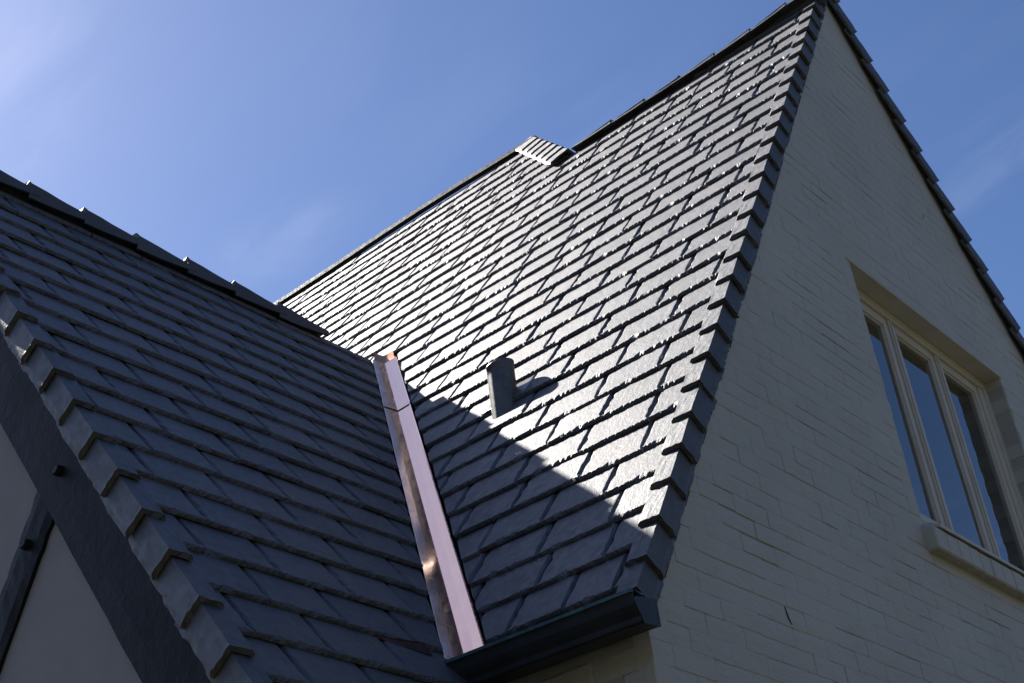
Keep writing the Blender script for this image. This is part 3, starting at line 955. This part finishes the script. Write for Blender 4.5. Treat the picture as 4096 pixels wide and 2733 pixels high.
# a hairline crack and a short scratch in the paint
for pts_ in (((0.985, 0.210, 0.0006), (0.990, 0.190, 0.0022), (0.994, 0.173, 0.0026), (1.003, 0.158, 0.0020), (1.010, 0.149, 0.0005)), ((3.816, 3.344, 0.0008), (3.812, 3.328, 0.0025), (3.811, 3.312, 0.0008))):
    ck = MB()
    for (a, b_, h_) in pts_: ck.v += [Vector((a - h_ * 2, WALL_Y - 0.0022, b_)), Vector((a + h_ * 2, WALL_Y - 0.0022, b_)), Vector((a + h_ * 2, WALL_Y + 0.004, b_)), Vector((a - h_ * 2, WALL_Y + 0.004, b_))]
    for i in range(len(pts_) - 1):
        for j in range(4): ck.f.append((i * 4 + j, i * 4 + (j + 1) % 4, (i + 1) * 4 + (j + 1) % 4, (i + 1) * 4 + j))
    ck.build('crack', M_DARK, wall)
# side wall bricks under the gutter
sbr = []
z_ = -0.13
row = 0
while z_ > -1.0:
    yy = WALL_Y + 0.002 - (0.1125 if row % 2 else 0)
    while yy < 0.7:
        ya, yb = max(yy, WALL_Y + 0.002), yy + BL
        yy += BL
        if yb - ya < 0.05: continue
        m4 = Matrix.Rotation(R(-90), 4, 'Z') @ Matrix.Diagonal(((yb - ya) / BL, 1, 1, 1))
        m4.translation = (X0 + rnd.uniform(-.002, .002), (ya + yb) / 2, z_)
        sbr.append((BR[rnd.randrange(10)], m4))
    z_ -= BH; row += 1
for me, m4 in sbr: link('brick', me, M_BRICK, side, m4)

# ------------------------------------------------------------------ window
win = bpy.data.objects.new('window', None)
COL.objects.link(win)
win.location = ((WX0 + WX1) / 2, 0.12, WZ0)
win.parent = house
tag(win, label='three-light cream framed casement window in the white brick gable')
wl = win.location.copy()
def wpart(mb_, name, material, bevel=0.0, **k_):
    mb_.v = [v_ - wl for v_ in mb_.v]
    return mb_.build(name, material, win, bevel, **k_)
f = MB()
f.box((2.43, 0.125, 2.320), (WX1 + 0.02, 0.20, WZ1 + 0.02))                # head
f.box((2.43, 0.125, 1.035), (2.525, 0.20, 2.320))                          # left jamb
f.box((4.135, 0.132, 1.035), (4.195, 0.20, 2.320))                         # right jamb, stepped
f.box((4.195, 0.122, 1.035), (WX1 + 0.02, 0.20, 2.320))
f.box((2.43, 0.120, 0.990), (WX1 + 0.02, 0.20, 1.035))                     # bottom
wpart(f, 'frame', M_FRAME, 0.004)
for xc in (3.053, 3.602):
    mu = MB().box((xc - 0.023, 0.132, 1.035), (xc + 0.023, 0.195, 2.320))
    mu.box((xc - 0.009, 0.126, 1.035), (xc + 0.009, 0.1315, 2.320))
    wpart(mu, 'mullion', M_FRAME, 0.003)
lights = ((2.527, 3.028), (3.078, 3.577), (3.627, 4.133))
for li, (a, b_) in enumerate(lights):
    s_ = MB()
    st, y0_, y1_, zb, zt = 0.046, 0.143, 0.182, 1.038, 2.336
    s_.box((a, y0_, zb), (a + st, y1_, zt)); s_.box((b_ - st, y0_, zb), (b_, y1_, zt))
    s_.box((a + st, y0_, zt - 0.064), (b_ - st, y1_, zt)); s_.box((a + st, y0_, zb), (b_ - st, y1_, 1.124))
    s_.box((a + st, 0.152, 1.124), (a + st + .010, 0.178, zt - .064)); s_.box((b_ - st - .010, 0.152, 1.124), (b_ - st, 0.178, zt - .064))
    s_.box((a + st + .010, 0.152, zt - .074), (b_ - st - .010, 0.178, zt - .064)); s_.box((a + st + .010, 0.152, 1.124), (b_ - st - .010, 0.178, 1.134))
    wpart(s_, 'sash', M_FRAME, 0.003)
    pb = MB().box((a + st + .002, 0.163, 1.126), (b_ - st - .002, 0.167, zt - .066))
    xm = (a + b_) / 2
    for v_ in pb.v: v_.y += (v_.x - xm) * (0.006, -0.004, 0.003)[li] + (v_.z - 1.7) * (-0.002, 0.003, 0.001)[li]
    wpart(pb, 'pane', M_GLASS)
# curtain behind the glass
cu = MB()
nc = 160
for i in range(nc + 1):
    x_ = 2.42 + (4.14 - 2.42) * i / nc
    y_ = 0.27 + 0.022 * math.sin(i * 0.55) + 0.012 * noise.noise((i * 0.2, 0, 0))
    cu.v += [Vector((x_, y_, 0.95)), Vector((x_, y_, 2.42))]
for i in range(nc): cu.f.append((2 * i, 2 * i + 2, 2 * i + 3, 2 * i + 1))
wpart(cu, 'curtain', M_CURTAIN, smooth=True)
wpart(MB().box((2.2, 0.33, 0.7), (4.5, 0.36, 2.7)), 'room_lining', M_DARK)
# lintel angle and soffit
lt = MB()
lt.box((WX0 - 0.03, WALL_Y - 0.006, WZ1 - 0.012), (WX1 + 0.03, 0.124, WZ1 - 0.003))
wpart(lt, 'lintel', M_FRAME, 0.002)
# sloping brick sill, each sill brick laid on edge
nb_ = 16
sx0, sx1 = 2.43, 4.33
sill = MB()
for i in range(nb_):
    a = sx0 + (sx1 - sx0) * i / nb_; b_ = sx0 + (sx1 - sx0) * (i + 1) / nb_ - 0.004
    dz = rnd.uniform(-.004, .004); dyy = rnd.uniform(-.004, .004)
    sill.prism([(a, -0.022 + dyy, 0.800 + dz), (a, -0.022 + dyy, 0.905 + dz), (a, 0.088, 0.965 + dz), (a, 0.088, 0.80 + dz)], (b_ - a, 0, 0))
wpart(sill, 'sill', M_BRICK, 0.007)
sb_ = MB().prism([(sx0 + .004, -0.016, 0.806), (sx0 + .004, -0.016, 0.900), (sx0 + .004, 0.086, 0.958), (sx0 + .004, 0.086, 0.806)], (sx1 - sx0 - .01, 0, 0))
wpart(sb_, 'sill_mortar', M_MORTAR)
wpart(MB().prism([(2.50, -0.030, 0.912), (2.50, -0.030, 0.930), (2.50, 0.124, 1.003), (2.50, 0.124, 0.980)], (1.74, 0, 0)), 'sill_board', M_FRAME, 0.003)

# ------------------------------------------------------------------ half-timbered gable
def lg(perp, s, x_):                       # point in the left gable plane: slope length s, distance perp below the arris
    return Vector((x_, B.y + s * cq + perp * sq, B.z + s * sq - perp * cq))
yr, zr = LR.y, LR.z
gx = -1.02
gw = MB().prism([(gx, 0.45, GROUND), (gx, yr * 2 - 0.45, GROUND), (gx, yr * 2 - 0.45, -0.45), (gx, yr, zr - 0.22), (gx, 0.45, -0.45)], (0.2, 0, 0)).build('wall', M_STUCCO, house)
tag(gw, label='pale stucco infill of the half-timbered gable')
MB().box((-0.82, 0.40, GROUND), (0.10, 0.55, -0.5)).build('wall', M_STUCCO, house)
def timber(pts, x0_, x1_, name, seed, rough=0.004):
    # pts: quad in the gable plane (y, z) as two long edges; subdivided so that the hewn edges waver
    (a0, a1), (b0, b1) = pts
    n = 40
    V_, F_ = [], []
    for i in range(n + 1):
        f_ = i / n
        pa = Vector(a0).lerp(Vector(a1), f_); pb = Vector(b0).lerp(Vector(b1), f_)
        d = (pb - pa).normalized()
        pa = pa + d * rough * noise.noise((seed + i * .6, 0, 0)); pb = pb + d * rough * noise.noise((seed + i * .6, 5, 0))
        for j in range(5):
            g_ = j / 4
            p2 = pa.lerp(pb, g_)
            V_.append((x0_ + 0.0035 * noise.noise((seed + i * .5, j * .9, 3)) + (0.005 if j in (0, 4) else 0), p2[0], p2[1]))
        V_.append((x1_, pb[0], pb[1])); V_.append((x1_, pa[0], pa[1]))
    m_ = 7
    for i in range(n):
        for j in range(m_): F_.append((i * m_ + j, i * m_ + (j + 1) % m_, (i + 1) * m_ + (j + 1) % m_, (i + 1) * m_ + j))
    F_.append(tuple(range(m_))); F_.append(tuple(n * m_ + j for j in reversed(range(m_))))
    me = recalc(mesh(name, V_, F_))
    for p_ in me.polygons: p_.use_smooth = False
    return link(name, me, M_TIMBER, gw)
c2 = lambda v_: (v_.y, v_.z)
timber(((c2(lg(0.035, -0.8, 0)), c2(lg(0.035, LR_S, 0))), (c2(lg(0.312, -0.8, 0)), c2(lg(0.312, LR_S, 0)))), -1.046, -1.0, 'bargeboard', 3)
mir = lambda q_: (2 * yr - q_[0], q_[1])
timber(((mir(c2(lg(0.035, -0.8, 0))), mir(c2(lg(0.035, LR_S - .03, 0)))), (mir(c2(lg(0.312, -0.8, 0))), mir(c2(lg(0.312, LR_S - 0.03, 0))))), -1.044, -1.0, 'bargeboard', 9)
timber(((( 1.505, 0.650), (2.02, -0.27)), ((1.385, 0.560), (1.90, -0.33))), -1.038, -1.0, 'brace', 15, 0.006)
def peg(y_, z_, x_):
    pm = MB(); n = 9
    for (xx_, rr_) in ((x_ + 0.02, 0.019), (x_ - 0.016, 0.0185), (x_ - 0.022, 0.015)):
        for i in range(n):
            a = 2 * math.pi * i / n + .3
            pm.v.append(Vector((xx_ + 0.003 * math.sin(a), y_ + rr_ * math.cos(a), z_ + rr_ * math.sin(a))))
    for j in range(2):
        for i in range(n): pm.f.append((j * n + i, j * n + (i + 1) % n, (j + 1) * n + (i + 1) % n, (j + 1) * n + i))
    pm.f.append(tuple(2 * n + i for i in range(n)))
    pm.build('peg', M_TIMBER, gw)
peg(1.365, 0.655, -1.046)
peg(1.530, 0.465, -1.038)

for n_ in ('cycles',):
    scene.render.engine = 'CYCLES'
